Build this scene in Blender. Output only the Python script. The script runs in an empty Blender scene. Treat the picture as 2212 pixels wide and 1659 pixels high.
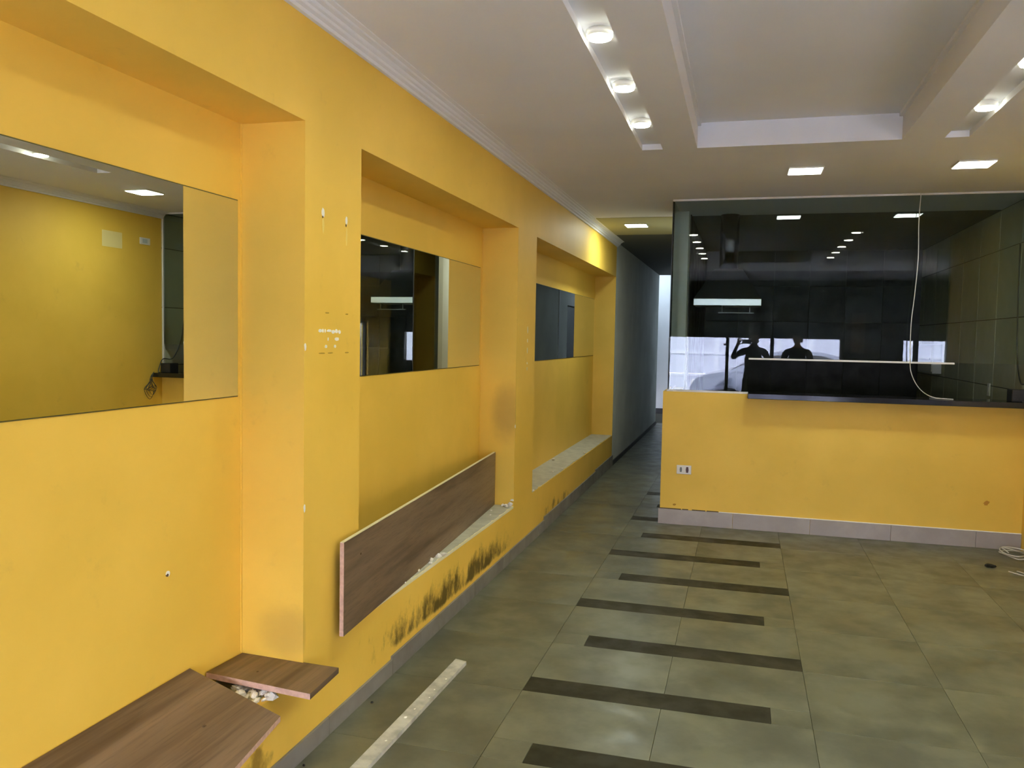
import bpy, bmesh, math, random
from mathutils import Vector, Matrix, Euler
random.seed(7)
sc = bpy.context.scene
C = sc.collection
R = math.radians

# ------------------------------------------------------------------ camera, world, light, exposure
cam_d = bpy.data.cameras.new('camera')
cam = bpy.data.objects.new('camera', cam_d); C.objects.link(cam)
sc.camera = cam
YAW, PITCH, ROLL = R(15.5231), R(-3.2749), R(1.0650)
fw = Vector((-math.sin(YAW)*math.cos(PITCH), math.cos(YAW)*math.cos(PITCH), math.sin(PITCH)))
rt = Vector((math.cos(YAW), math.sin(YAW), 0)); up = rt.cross(fw)
r2 = rt*math.cos(ROLL) + up*math.sin(ROLL); u2 = -rt*math.sin(ROLL) + up*math.cos(ROLL)
cam.matrix_world = Matrix(((r2.x, u2.x, -fw.x, 1.5012), (r2.y, u2.y, -fw.y, 0.0), (r2.z, u2.z, -fw.z, 1.55), (0, 0, 0, 1)))
cam_d.sensor_fit = 'HORIZONTAL'; cam_d.sensor_width = 36.0
cam_d.lens = 1793.06/2212*36.0
cam_d.clip_start = 0.004; cam_d.clip_end = 200

w = bpy.data.worlds.new('overcast_sky'); sc.world = w; w.use_nodes = True
bg = w.node_tree.nodes['Background']
bg.inputs[0].default_value = (0.84, 0.86, 1.0, 1); bg.inputs[1].default_value = 51.0

vs = sc.view_settings
sc.display_settings.display_device = 'sRGB'
vs.view_transform = 'Standard'; vs.look = 'None'; vs.gamma = 1.0; vs.use_curve_mapping = False
vs.exposure = 0.0
sc.cycles.use_denoising = True
sc.cycles.use_adaptive_sampling = True; sc.cycles.adaptive_threshold = 0.02
sc.cycles.max_bounces = 8; sc.cycles.diffuse_bounces = 5; sc.cycles.glossy_bounces = 5
sc.cycles.transparent_max_bounces = 12; sc.cycles.transmission_bounces = 8
sc.cycles.sample_clamp_indirect = 50.0
sc.cycles.caustics_reflective = False; sc.cycles.caustics_refractive = False
LED = (0.92, 1.0, 0.52); PANEL = (0.9, 1.0, 0.93)
P_SPOT, P_PANEL, E_SPOT, E_PANEL = 4.2, 6.8, 85.0, 22.0

# ------------------------------------------------------------------ materials
def mat(name, col, rough=0.6, metal=0.0, spec=0.5, noise=None, bump=None, emit=None, coat=0):
    m = bpy.data.materials.new(name); m.use_nodes = True
    nt = m.node_tree; b = nt.nodes['Principled BSDF']
    b.inputs['Base Color'].default_value = (*col, 1); b.inputs['Roughness'].default_value = rough
    b.inputs['Metallic'].default_value = metal; b.inputs['Specular IOR Level'].default_value = spec
    if coat: b.inputs['Coat Weight'].default_value = coat
    if noise:
        sc_, amt, det = noise
        p = pos(nt); n = nt.nodes.new('ShaderNodeTexNoise'); n.inputs['Scale'].default_value = sc_; n.inputs['Detail'].default_value = det
        nt.links.new(p, n.inputs['Vector'])
        mx = mixc(nt, ramp(nt, n.outputs['Fac'], 0.3, 0.7), [c*(1-amt) for c in col], [min(1, c*(1+amt)) for c in col])
        nt.links.new(mx, b.inputs['Base Color'])
    if bump:
        p = pos(nt); n = nt.nodes.new('ShaderNodeTexNoise'); n.inputs['Scale'].default_value = bump[0]; n.inputs['Detail'].default_value = 4
        nt.links.new(p, n.inputs['Vector'])
        bp = nt.nodes.new('ShaderNodeBump'); bp.inputs['Strength'].default_value = bump[1]; bp.inputs['Distance'].default_value = 0.01
        nt.links.new(n.outputs['Fac'], bp.inputs['Height']); nt.links.new(bp.outputs[0], b.inputs['Normal'])
    if emit:
        b.inputs['Emission Color'].default_value = (*emit[0], 1); b.inputs['Emission Strength'].default_value = emit[1]
    return m
def pos(nt):
    return nt.nodes.new('ShaderNodeNewGeometry').outputs['Position']
def ramp(nt, sock, a, b, c=0.0, d=1.0):
    n = nt.nodes.new('ShaderNodeMapRange'); n.interpolation_type = 'SMOOTHSTEP'
    n.inputs[1].default_value = a; n.inputs[2].default_value = b; n.inputs[3].default_value = c; n.inputs[4].default_value = d
    nt.links.new(sock, n.inputs[0]); return n.outputs[0]
def mixc(nt, fac, a, b):
    n = nt.nodes.new('ShaderNodeMix'); n.data_type = 'RGBA'
    if isinstance(fac, (int, float)): n.inputs[0].default_value = fac
    else: nt.links.new(fac, n.inputs[0])
    for i, v in ((6, a), (7, b)):
        if isinstance(v, (list, tuple)): n.inputs[i].default_value = (*v[:3], 1)
        else: nt.links.new(v, n.inputs[i])
    return n.outputs[2]
def mth(nt, op, a, b=None):
    n = nt.nodes.new('ShaderNodeMath'); n.operation = op
    for i, v in ((0, a), (1, b)):
        if v is None: continue
        if isinstance(v, (int, float)): n.inputs[i].default_value = v
        else: nt.links.new(v, n.inputs[i])
    return n.outputs[0]
def xyz(nt, p):
    n = nt.nodes.new('ShaderNodeSeparateXYZ'); nt.links.new(p, n.inputs[0]); return n.outputs
def noisef(nt, p, scale, detail=4, stretch=None, rough=0.55):
    if stretch:
        v = nt.nodes.new('ShaderNodeVectorMath'); v.operation = 'MULTIPLY'; nt.links.new(p, v.inputs[0]); v.inputs[1].default_value = stretch; p = v.outputs[0]
    n = nt.nodes.new('ShaderNodeTexNoise'); n.inputs['Scale'].default_value = scale; n.inputs['Detail'].default_value = detail; n.inputs['Roughness'].default_value = rough
    nt.links.new(p, n.inputs['Vector']); return n.outputs['Fac']
def bumpn(nt, h, b, strength=0.3, dist=0.005):
    bp = nt.nodes.new('ShaderNodeBump'); bp.inputs['Strength'].default_value = strength; bp.inputs['Distance'].default_value = dist
    nt.links.new(h, bp.inputs['Height']); nt.links.new(bp.outputs[0], b.inputs['Normal'])

YEL = (0.85, 0.55, 0.078)
def yellow_paint(name, stains=False, col=YEL):
    m = mat(name, col, 0.55, spec=0.35); nt = m.node_tree; b = nt.nodes['Principled BSDF']; p = pos(nt); X, Y, Z = xyz(nt, p)
    n1 = ramp(nt, noisef(nt, p, 1.3, 5), 0.35, 0.68)
    c = mixc(nt, n1, [k*0.93 for k in col], [col[0]*1.03, col[1]*1.03, col[2]*1.15])
    # dirty rub marks
    d = ramp(nt, noisef(nt, p, 5.5, 6, rough=0.7), 0.60, 0.80, 0, 0.28)
    c = mixc(nt, d, c, (0.40, 0.26, 0.07))
    if stains:
        def win(s, a0, a1, b0, b1):
            return mth(nt, 'MULTIPLY', ramp(nt, s, a0, a1), ramp(nt, s, b0, b1, 1, 0))
        # mould growing under the middle niche, fading upwards
        zz = mth(nt, 'MULTIPLY', ramp(nt, Z, 0.088, 0.13), ramp(nt, Z, 0.12, 0.36, 1, 0))
        yy = win(Y, 2.95, 3.9, 4.9, 5.7)
        nn = noisef(nt, p, 11.0, 9, (1, 1, 0.55), 0.8); big = noisef(nt, p, 5.0, 3, (1, 1, 0.6))
        mm = mth(nt, 'MULTIPLY', mth(nt, 'MULTIPLY', zz, yy), ramp(nt, big, 0.35, 0.6, 0.45, 1.0))
        f = ramp(nt, mth(nt, 'ADD', mth(nt, 'MULTIPLY', mm, 0.50), nn), 0.60, 0.93, 0, 0.93)
        xf = ramp(nt, X, -0.02, -0.005)
        c = mixc(nt, mth(nt, 'MULTIPLY', f, xf), c, (0.075, 0.050, 0.008))
        # a weaker growth under the far niche and brown spots under the near one
        m2 = mth(nt, 'MULTIPLY', win(Y, 6.1, 6.5, 7.3, 7.8), ramp(nt, Z, 0.12, 0.3, 1, 0))
        m3 = mth(nt, 'MULTIPLY', win(Y, 1.6, 1.9, 2.35, 2.6), ramp(nt, Z, 0.13, 0.3, 1, 0))
        f2 = ramp(nt, mth(nt, 'ADD', mth(nt, 'MULTIPLY', mth(nt, 'ADD', m2, m3), 0.36), noisef(nt, p, 7.0, 7)), 0.80, 0.98, 0, 0.75)
        c = mixc(nt, mth(nt, 'MULTIPLY', f2, xf), c, (0.16, 0.09, 0.01))
        # scuffed corner of the middle niche and rubbed foot of the near pillar
        for (cx, cy, cz, rx, rz, amt) in ((-0.06, 5.5, 1.02, 0.14, 0.26, 0.42), (-0.06, 2.64, 0.46, 0.16, 0.12, 0.3)):
            dx = mth(nt, 'DIVIDE', mth(nt, 'SUBTRACT', X, cx), rx); dz = mth(nt, 'DIVIDE', mth(nt, 'SUBTRACT', Z, cz), rz)
            dy = mth(nt, 'DIVIDE', mth(nt, 'SUBTRACT', Y, cy), 0.03)
            q = mth(nt, 'ADD', mth(nt, 'ADD', mth(nt, 'MULTIPLY', dx, dx), mth(nt, 'MULTIPLY', dz, dz)), mth(nt, 'MULTIPLY', dy, dy))
            q = mth(nt, 'ADD', q, mth(nt, 'MULTIPLY', noisef(nt, p, 12, 4), 0.5))
            c = mixc(nt, ramp(nt, q, 0.2, 1.25, amt, 0), c, (0.22, 0.13, 0.05))
    nt.links.new(c, b.inputs['Base Color'])
    bumpn(nt, noisef(nt, p, 34, 4), b, 0.12, 0.004)
    return m
def emis(name, col, strength):
    m = bpy.data.materials.new(name); m.use_nodes = True; nt = m.node_tree; nt.nodes.clear()
    e = nt.nodes.new('ShaderNodeEmission'); e.inputs[0].default_value = (*col, 1); e.inputs[1].default_value = strength
    o = nt.nodes.new('ShaderNodeOutputMaterial'); nt.links.new(e.outputs[0], o.inputs[0]); return m
def glass_mat(name, tint, ior=1.33):
    m = bpy.data.materials.new(name); m.use_nodes = True; nt = m.node_tree; nt.nodes.clear()
    t = nt.nodes.new('ShaderNodeBsdfTransparent'); t.inputs[0].default_value = (*tint, 1)
    g = nt.nodes.new('ShaderNodeBsdfGlossy'); g.inputs['Roughness'].default_value = 0.0; g.inputs[0].default_value = (1, 1, 1, 1)
    f = nt.nodes.new('ShaderNodeFresnel'); f.inputs[0].default_value = ior
    x = nt.nodes.new('ShaderNodeMixShader'); o = nt.nodes.new('ShaderNodeOutputMaterial')
    nt.links.new(f.outputs[0], x.inputs[0]); nt.links.new(t.outputs[0], x.inputs[1]); nt.links.new(g.outputs[0], x.inputs[2]); nt.links.new(x.outputs[0], o.inputs[0])
    return m
def wood_mat(name, axis='Y'):
    m = mat(name, (0.2, 0.12, 0.07), 0.45, spec=0.4); nt = m.node_tree; b = nt.nodes['Principled BSDF']
    tc = nt.nodes.new('ShaderNodeTexCoord').outputs['Object']
    st = {'X': (0.35, 9, 9), 'Y': (9, 0.35, 9)}[axis]
    n1 = noisef(nt, tc, 2.2, 6, st, 0.6); n2 = noisef(nt, tc, 14, 4, st, 0.6); n3 = noisef(nt, tc, 0.9, 2, st)
    c = mixc(nt, ramp(nt, n1, 0.35, 0.65), (0.090, 0.054, 0.028), (0.195, 0.130, 0.078))
    c = mixc(nt, ramp(nt, n3, 0.40, 0.64, 0, 0.55), c, (0.255, 0.175, 0.11))
    c = mixc(nt, ramp(nt, n2, 0.48, 0.7, 0, 0.38), c, (0.075, 0.042, 0.024))
    nt.links.new(c, b.inputs['Base Color']); bumpn(nt, n2, b, 0.08, 0.002)
    return m
def tile_mat(name, a, b_, rough=0.32, var=0.10):
    m = mat(name, a, rough, spec=0.5); nt = m.node_tree; b = nt.nodes['Principled BSDF']; p = pos(nt)
    oi = nt.nodes.new('ShaderNodeObjectInfo').outputs['Random']
    ad = nt.nodes.new('ShaderNodeVectorMath'); ad.operation = 'ADD'; nt.links.new(p, ad.inputs[0])
    cb = nt.nodes.new('ShaderNodeCombineXYZ')
    for i in range(3): nt.links.new(mth(nt, 'MULTIPLY', oi, 31.0), cb.inputs[i])
    nt.links.new(cb.outputs[0], ad.inputs[1]); q = ad.outputs[0]
    n1 = noisef(nt, q, 3.2, 6, rough=0.6)
    c = mixc(nt, ramp(nt, n1, 0.35, 0.66), a, b_)
    hs = nt.nodes.new('ShaderNodeHueSaturation'); nt.links.new(c, hs.inputs['Color'])
    nt.links.new(mth(nt, 'ADD', mth(nt, 'MULTIPLY', oi, var), 1-var/2), hs.inputs['Value'])
    nt.links.new(hs.outputs[0], b.inputs['Base Color'])
    nt.links.new(ramp(nt, noisef(nt, q, 7, 5), 0.3, 0.7, rough*0.85, rough*1.35), b.inputs['Roughness'])
    return m

M_YW = yellow_paint('yellow_wall_paint_stained', True)
M_Y = yellow_paint('yellow_wall_paint')
M_CEIL = mat('white_ceiling_paint', (0.75, 0.76, 0.80), 0.8, spec=0.2, noise=(1.2, 0.03, 3), bump=(30, 0.05))
M_CORN = mat('white_plaster_cornice', (0.76, 0.77, 0.80), 0.6, spec=0.3)
M_CREAM = mat('cream_ceiling', (0.42, 0.40, 0.24), 0.8, spec=0.2)
M_GREY = mat('grey_corridor_paint', (0.70, 0.73, 0.71), 0.7, spec=0.3, noise=(1.5, 0.08, 3))
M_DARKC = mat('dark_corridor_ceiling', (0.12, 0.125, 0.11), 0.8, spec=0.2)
M_WHITE = mat('white_paint', (0.74, 0.76, 0.78), 0.6, spec=0.3)
M_PIL = mat('pale_grey_pilaster_paint', (0.55, 0.57, 0.52), 0.6, spec=0.3)
M_TILE = tile_mat('grey_porcelain_floor_tile', (0.098, 0.101, 0.068), (0.160, 0.164, 0.112), 0.34)
M_STRIP = tile_mat('dark_brown_strip_tile', (0.022, 0.020, 0.009), (0.040, 0.036, 0.018), 0.5)
M_STRIP.node_tree.nodes['Principled BSDF'].inputs['Specular IOR Level'].default_value = 0.2
M_GROUT = mat('grout', (0.075, 0.072, 0.052), 0.9)
M_BASE = tile_mat('shaded_baseboard_tile', (0.19, 0.175, 0.155), (0.24, 0.225, 0.20), 0.4)  # same porcelain as the lighter one, its shade put into the colour
M_BASEL = tile_mat('light_grey_baseboard_tile', (0.34, 0.30, 0.275), (0.40, 0.36, 0.33), 0.4)
M_CEM = mat('bare_cement', (0.54, 0.53, 0.43), 0.9, spec=0.2, noise=(14, 0.10, 6), bump=(40, 0.4))
M_PLAS = mat('white_plaster', (0.80, 0.76, 0.68), 0.85, noise=(25, 0.12, 5), bump=(60, 0.5))
M_WOODY = wood_mat('walnut_laminate', 'Y')
M_MDF = mat('raw_particleboard_edge', (0.56, 0.36, 0.27), 0.85, noise=(60, 0.12, 6))
M_BLACK = mat('black_granite', (0.010, 0.010, 0.010), 0.10, spec=0.6, noise=(80, 0.4, 5))
M_BPLA = mat('black_plastic', (0.014, 0.014, 0.014), 0.45)
M_WPLA = mat('white_plastic', (0.78, 0.76, 0.70), 0.4)
M_ALU = mat('white_aluminium_channel', (0.72, 0.70, 0.66), 0.4, spec=0.5)
M_STEEL = mat('stainless_steel', (0.55, 0.55, 0.55), 0.28, metal=1.0)
M_DKMET = mat('dark_metal', (0.03, 0.03, 0.035), 0.5, spec=0.4)
M_WTILE = tile_mat('olive_beige_wall_tile', (0.46, 0.47, 0.34), (0.48, 0.49, 0.36), 0.5)
M_DTILE = tile_mat('dark_brown_wall_tile', (0.022, 0.021, 0.018), (0.032, 0.030, 0.026), 0.5)
M_GLASS = glass_mat('clear_float_glass', (0.88, 0.93, 0.90))
M_MIR = mat('mirror_silver', (0.80, 0.83, 0.74), 0.0, metal=1.0)
M_MEDGE = mat('mirror_edge', (0.12, 0.10, 0.02), 0.6)
M_LAMP = emis('led_spot_glow', (1.0, 1.0, 0.80), E_SPOT)
M_PAN = emis('led_panel_glow', PANEL, E_PANEL)
M_WIRE = mat('white_cable', (0.62, 0.60, 0.55), 0.5)
M_GCAB = mat('grey_green_cable', (0.05, 0.055, 0.045), 0.5)
M_LATH = mat('paint_spattered_whitish_wood', (0.46, 0.45, 0.38), 0.8, noise=(14, 0.25, 7), bump=(50, 0.3))
M_RED = mat('dark_red_socket', (0.06, 0.008, 0.012), 0.4)
M_GSOC = mat('grey_socket', (0.16, 0.17, 0.16), 0.5)
M_PAVE = mat('concrete_pavement', (0.62, 0.62, 0.66), 0.9, noise=(3, 0.15, 5))
M_ASPH = mat('asphalt', (0.20, 0.20, 0.23), 0.9, noise=(8, 0.15, 5))
M_GATE = mat('white_gate_paint', (0.60, 0.62, 0.74), 0.6)
M_GATE2 = mat('bright_white_gate_frame', (0.74, 0.76, 0.84), 0.6)
M_CHIP = mat('pale_bare_filler', (0.80, 0.74, 0.50), 0.9)
M_CHIPW = mat('white_bare_filler', (0.88, 0.86, 0.78), 0.9)
M_SCRAPE = mat('brown_scrape', (0.42, 0.26, 0.03), 0.9)
M_FADE = mat('faded_filler', (0.86, 0.64, 0.17), 0.8)
M_HOLE = mat('dark_screw_hole', (0.08, 0.05, 0.02), 0.9)

# ------------------------------------------------------------------ mesh helpers
def tag(o, label=None, cat=None, group=None, kind=None):
    for k, v in (('label', label), ('category', cat), ('group', group), ('kind', kind)):
        if v: o[k] = v
    return o
def link(name, bm, mats, parent=None, smooth=False):
    me = bpy.data.meshes.new(name); bm.normal_update(); bm.to_mesh(me); bm.free()
    for m in (mats if isinstance(mats, (list, tuple)) else [mats]): me.materials.append(m)
    if smooth:
        for p in me.polygons: p.use_smooth = True
    o = bpy.data.objects.new(name, me); C.objects.link(o)
    if parent is not None:
        o.parent = parent
        o.matrix_parent_inverse = parent_inv(parent)
    return o
def parent_inv(p):
    m = Matrix.Translation(p.location) @ p.rotation_euler.to_matrix().to_4x4()
    if p.parent: m = parent_inv(p.parent).inverted() @ m if False else m
    return m.inverted()
def empty(name, loc, label, cat, group=None):
    o = bpy.data.objects.new(name, None); C.objects.link(o); o.location = loc; o.empty_display_size = 0.1
    return tag(o, label, cat, group)
def box(bm, x0, x1, y0, y1, z0, z1, mi=0, bev=0.0):
    r = bmesh.ops.create_cube(bm, size=1.0)
    vs_ = r['verts']
    for v in vs_:
        v.co = Vector(((x0+x1)/2 + v.co.x*(x1-x0), (y0+y1)/2 + v.co.y*(y1-y0), (z0+z1)/2 + v.co.z*(z1-z0)))
    fs = list({f for v in vs_ for f in v.link_faces})
    for f in fs: f.material_index = mi
    if bev:
        es = list({e for f in fs for e in f.edges})
        bmesh.ops.bevel(bm, geom=es, offset=bev, segments=1, affect='EDGES')
    return vs_
def boxes(name, lst, m, parent=None, bev=0.0):
    bm = bmesh.new()
    for b in lst: box(bm, *b, bev=bev)
    return link(name, bm, m, parent)
def prism(bm, pts, axis, a, b, mi=0):
    """pts: 2D outline; axis 'Y': pts=(x,z); 'X': pts=(y,z); 'Z': pts=(x,y)"""
    def mk(p, t):
        return {'Y': (p[0], t, p[1]), 'X': (t, p[0], p[1]), 'Z': (p[0], p[1], t)}[axis]
    va = [bm.verts.new(mk(p, a)) for p in pts]; vb = [bm.verts.new(mk(p, b)) for p in pts]
    n = len(pts); fs = [bm.faces.new(va), bm.faces.new(list(reversed(vb)))]
    for i in range(n): fs.append(bm.faces.new((va[i], vb[i], vb[(i+1) % n], va[(i+1) % n])))
    for f in fs: f.material_index = mi
    bmesh.ops.recalc_face_normals(bm, faces=fs)
    return fs
def cyl(bm, c, r, h, axis='Z', seg=20, r2_=None, mi=0):
    m = Matrix.Translation(c)
    if axis == 'Y': m = m @ Matrix.Rotation(R(90), 4, 'X')
    if axis == 'X': m = m @ Matrix.Rotation(R(90), 4, 'Y')
    r_ = bmesh.ops.create_cone(bm, cap_ends=True, segments=seg, radius1=r, radius2=r if r2_ is None else r2_, depth=h, matrix=m)
    for f in {f for v in r_['verts'] for f in v.link_faces}: f.material_index = mi
def tube(bm, pts, r, seg=8, sub=6):
    # Catmull-Rom smoothed tube
    P = [Vector(p) for p in pts]; Q = []
    for i in range(len(P)-1):
        p0 = P[max(i-1, 0)]; p1 = P[i]; p2 = P[i+1]; p3 = P[min(i+2, len(P)-1)]
        for k in range(sub):
            t = k/sub
            Q.append(0.5*((2*p1)+(p2-p0)*t+(2*p0-5*p1+4*p2-p3)*t*t+(3*p1-p0-3*p2+p3)*t**3))
    Q.append(P[-1]); rings = []
    for i, q in enumerate(Q):
        d = (Q[min(i+1, len(Q)-1)]-Q[max(i-1, 0)]).normalized()
        a = d.orthogonal().normalized() if i == 0 else (prev - d*prev.dot(d)).normalized()
        prev = a; b = d.cross(a)
        rings.append([bm.verts.new(q+r*(math.cos(2*math.pi*k/seg)*a+math.sin(2*math.pi*k/seg)*b)) for k in range(seg)])
    for i in range(len(rings)-1):
        for k in range(seg):
            bm.faces.new((rings[i][k], rings[i][(k+1) % seg], rings[i+1][(k+1) % seg], rings[i+1][k]))
    bm.faces.new(list(reversed(rings[0]))); bm.faces.new(rings[-1])
def lump(bm, c, r, sq=(1, 1, 1), jit=0.3, sub=1, mi=0):
    rr = bmesh.ops.create_icosphere(bm, subdivisions=sub, radius=r)
    for v in rr['verts']:
        k = 1+random.uniform(-jit, jit); v.co = Vector((v.co.x*sq[0]*k+c[0], v.co.y*sq[1]*k+c[1], v.co.z*sq[2]*k+c[2]))
    for f in {f for v in rr['verts'] for f in v.link_faces}: f.material_index = mi
def struct(o): o['kind'] = 'structure'; return o

# ------------------------------------------------------------------ dimensions
XR, YG, ZC, D = 3.575, 7.03, 2.705, 0.255
YF = -2.5; XW = 5.35
NICHE = [(0.22, 2.642, 0.315), (3.086, 5.501, 0.377), (6.024, 9.987, 0.377)]
ZT = 2.29; YE = 9.99

# ------------------------------------------------------------------ floor
def floor_():
    bm = bmesh.new()
    box(bm, -0.4, XW+0.15, YF-0.15, 4.55, -0.15, -0.008); box(bm, -0.4, XR+0.15, 4.55, 11.5, -0.15, -0.008); box(bm, -0.4, 1.9, 11.5, 18.0, -0.15, -0.008)
    fl = struct(link('floor', bm, M_GROUT))
    g = 0.0007
    xs = [-0.0, 0.015, 0.615, 1.217, 1.82, 2.42, 3.02, 3.575]
    xs_f = [0.0, 0.615, 1.217, 1.82, 2.42, 3.02, 3.575, 4.15, 4.75, XW]
    y0 = 2.85-0.603*9
    def t(x0, x1, ya, yb, m=M_TILE, nm='tile'):
        ya = max(ya, YF); 
        if yb-ya < 0.02: return
        bm = bmesh.new(); box(bm, x0+g, x1-g, ya+g, yb-g, -0.0075, 0.0, bev=0.0007); link(nm, bm, m, fl)
    k = 0
    while True:
        ya = y0+0.603*k; yb = ya+0.603
        if ya > 15.2: break
        if ya < 4.2: cols = list(zip(xs_f[:-1], xs_f[1:]))
        elif ya < 6.9: cols = [(0.0, 0.615)] + list(zip(xs[2:-1], xs[3:]))
        else: cols = [(0.0, 0.615), (0.615, 1.217)] if ya < 9.9 else [(0.0, 0.62), (0.62, 0.905)]
        if 6.3 < ya < 6.9: cols = [(0.0, 0.615)] + list(zip(xs[2:-1], xs[3:]))
        strip = 0.5 < ya < 9.2
        odd = (k % 2 == 1)          # k=9 -> ya=2.85 : strip from .775 to 1.82
        for (a, b) in cols:
            if strip and a in (0.615, 1.217):
                t(a, b, ya+0.156, yb)
            else: t(a, b, ya, yb)
        if strip:
            if odd: t(0.775, 1.82, ya, ya+0.156, M_STRIP, 'dark_strip'); t(0.615, 0.775, ya, ya+0.156)
            else: t(0.615, 1.66, ya, ya+0.156, M_STRIP, 'dark_strip'); t(1.66, 1.82, ya, ya+0.156)
        k += 1
    # kitchen floor behind the half wall
    for i in range(4):
        for j in range(4): t(1.22+0.6*i, min(1.22+0.6*(i+1), XR), 7.5+0.6*j, 7.5+0.6*(j+1))
floor_()

# ------------------------------------------------------------------ left wall with three niches
def left_wall():
    bm = bmesh.new()
    box(bm, -0.42, -D, YF, YE, 0, 2.92)
    ys = [YF]
    for a, b, z in NICHE:
        box(bm, -D, 0, ys[-1], a, 0, ZT); box(bm, -D, 0, a, b, 0, z-0.004); ys.append(b)
    box(bm, -D, 0, YF, YE, ZT, 2.92); box(bm, -D, 0, NICHE[2][1], YE+0.004, 0, ZT)
    wl = struct(link('wall_left', bm, M_YW))
    for i, (a, b, z) in enumerate(NICHE):
        bm = bmesh.new()
        # rough cement sill with a crumbled front edge
        n = int((b-a)/0.03); pts = [(-D, b), (-D, a)]
        fr = []
        for k in range(n+1):
            y = a+(b-a)*k/n
            e = -0.004 - abs(random.gauss(0, 0.003)) - (0.02*random.random() if random.random() < 0.08 else 0)
            if i == 0 and 2.15 < y < 2.6: e -= 0.03*random.random()
            fr.append((e, y))
        prism(bm, pts+fr, 'Z', z-0.02, z)
        link('sill', bm, M_CEM, wl)
    # paint burst along the sill edges
    bm = bmesh.new(); box(bm, -0.012, 0.0005, 3.09, 5.50, 0.36, 0.374); 
    link('bare_plaster_edge', bm, M_CHIP, wl)
    def chunk(x, y, z, r, m=M_PLAS, sub=1):
        bm = bmesh.new(); lump(bm, (x, y, z), r, (1, 1.3, 0.7), 0.35, sub); link('plaster_chunk', bm, m, wl)
    for (x, y, z, r) in [(-0.02, 5.47, 0.39, 0.022), (-0.045, 5.46, 0.385, 0.016), (-0.005, 5.485, 0.42, 0.014), (-0.03, 5.44, 0.383, 0.010), (-0.07, 5.48, 0.382, 0.012),
                         (-0.006, 4.12, 0.382, 0.020), (-0.02, 4.08, 0.382, 0.018), (-0.03, 4.0, 0.38, 0.014), (-0.012, 3.95, 0.38, 0.014), (-0.02, 3.8, 0.38, 0.012), (-0.01, 3.6, 0.379, 0.012),
                         (-0.012, 3.5, 0.379, 0.012), (-0.02, 3.3, 0.379, 0.012), (-0.1, 5.3, 0.38, 0.007), (-0.06, 5.15, 0.38, 0.007),
                         (-0.02, 7.2, 0.38, 0.012), (-0.06, 7.0, 0.38, 0.010), (-0.21, 7.7, 0.385, 0.016), (-0.03, 8.3, 0.38, 0.012), (-0.01, 6.1, 0.382, 0.014)]:
        chunk(x, y, z, r)
    # torn paint round the near sill corner
    for k in range(26):
        chunk(random.uniform(-0.14, 0.008), random.uniform(2.36, 2.46), random.uniform(0.315, 0.33), random.uniform(0.008, 0.024))
    # paint losses on the near pillar and jamb edges (thin, slightly proud scabs of filler)
    def chip(x, y, z, w_, h, m=M_CHIPW):
        bm = bmesh.new(); n = 7; pts = []
        for k in range(n):
            t = 2*math.pi*k/n; q = random.uniform(0.75, 1.1); pts.append((y+math.cos(t)*w_/2*q, z+math.sin(t)*h/2*q))
        prism(bm, pts, 'X', x-0.0005, x+0.0012); link('paint_loss', bm, m, wl)
    chip(0, 2.772, 1.99, 0.028, 0.035); chip(0, 2.770, 1.975, 0.010, 0.012, M_HOLE); chip(0, 2.774, 1.945, 0.018, 0.06, M_FADE)
    chip(0, 2.958, 1.985, 0.018, 0.035); chip(0, 2.955, 1.968, 0.010, 0.012, M_HOLE); chip(0, 2.960, 1.925, 0.013, 0.08, M_FADE)
    for (a, b) in ((2.742, 2.768), (2.770, 2.782), (2.790, 2.796), (2.806, 2.840), (2.842, 2.868), (2.870, 2.893), (2.895, 2.918)):
        chip(0, (a+b)/2, 1.557+random.uniform(-0.002, 0.002), (b-a)*1.1, random.uniform(0.010, 0.018))
    for (a, b) in ((2.812, 2.820), (2.862, 2.905)): chip(0, (a+b)/2, 1.528, (b-a), 0.014)
    for (a, b) in ((2.79, 2.81), (2.86, 2.88)): chip(0, (a+b)/2, 1.500, (b-a), 0.014)
    for (a, b) in ((2.785, 2.83), (2.95, 2.985)): chip(0, (a+b)/2, 1.625, (b-a)*0.8, 0.006, M_SCRAPE)
    for (a, b) in ((2.74, 2.80), (2.81, 2.86), (2.945, 2.99)): chip(0, (a+b)/2, 1.475, (b-a)*0.8, 0.006, M_SCRAPE)
    for (z, h) in ((1.60, 0.05), (1.52, 0.03), (1.45, 0.05), (1.36, 0.02), (1.32, 0.03)): chip(0, 5.80, z, 0.022, h, M_CHIP)
    for z in (1.50, 0.92): chip(0, 2.648, z, 0.014, 0.03); 
    chip(0, 5.508, 0.93, 0.02, 0.03)
    # wall plug hole in the near niche
    bm = bmesh.new(); cyl(bm, (-D+0.001, 2.235, 0.770), 0.009, 0.004, 'X', 10); link('wall_plug', bm, M_CHIPW, wl)
    bm = bmesh.new(); cyl(bm, (-D+0.002, 2.231, 0.766), 0.005, 0.004, 'X', 8); link('screw_hole', bm, M_HOLE, wl)
    # slim caulked bead down each niche corner
    for i, (a, b, z) in enumerate(NICHE):
        bm = bmesh.new(); box(bm, -D, -D+0.004, b-0.006, b-0.0005, z, ZT); link('corner_bead', bm, M_Y, wl)
    return wl
WL = left_wall()

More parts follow.
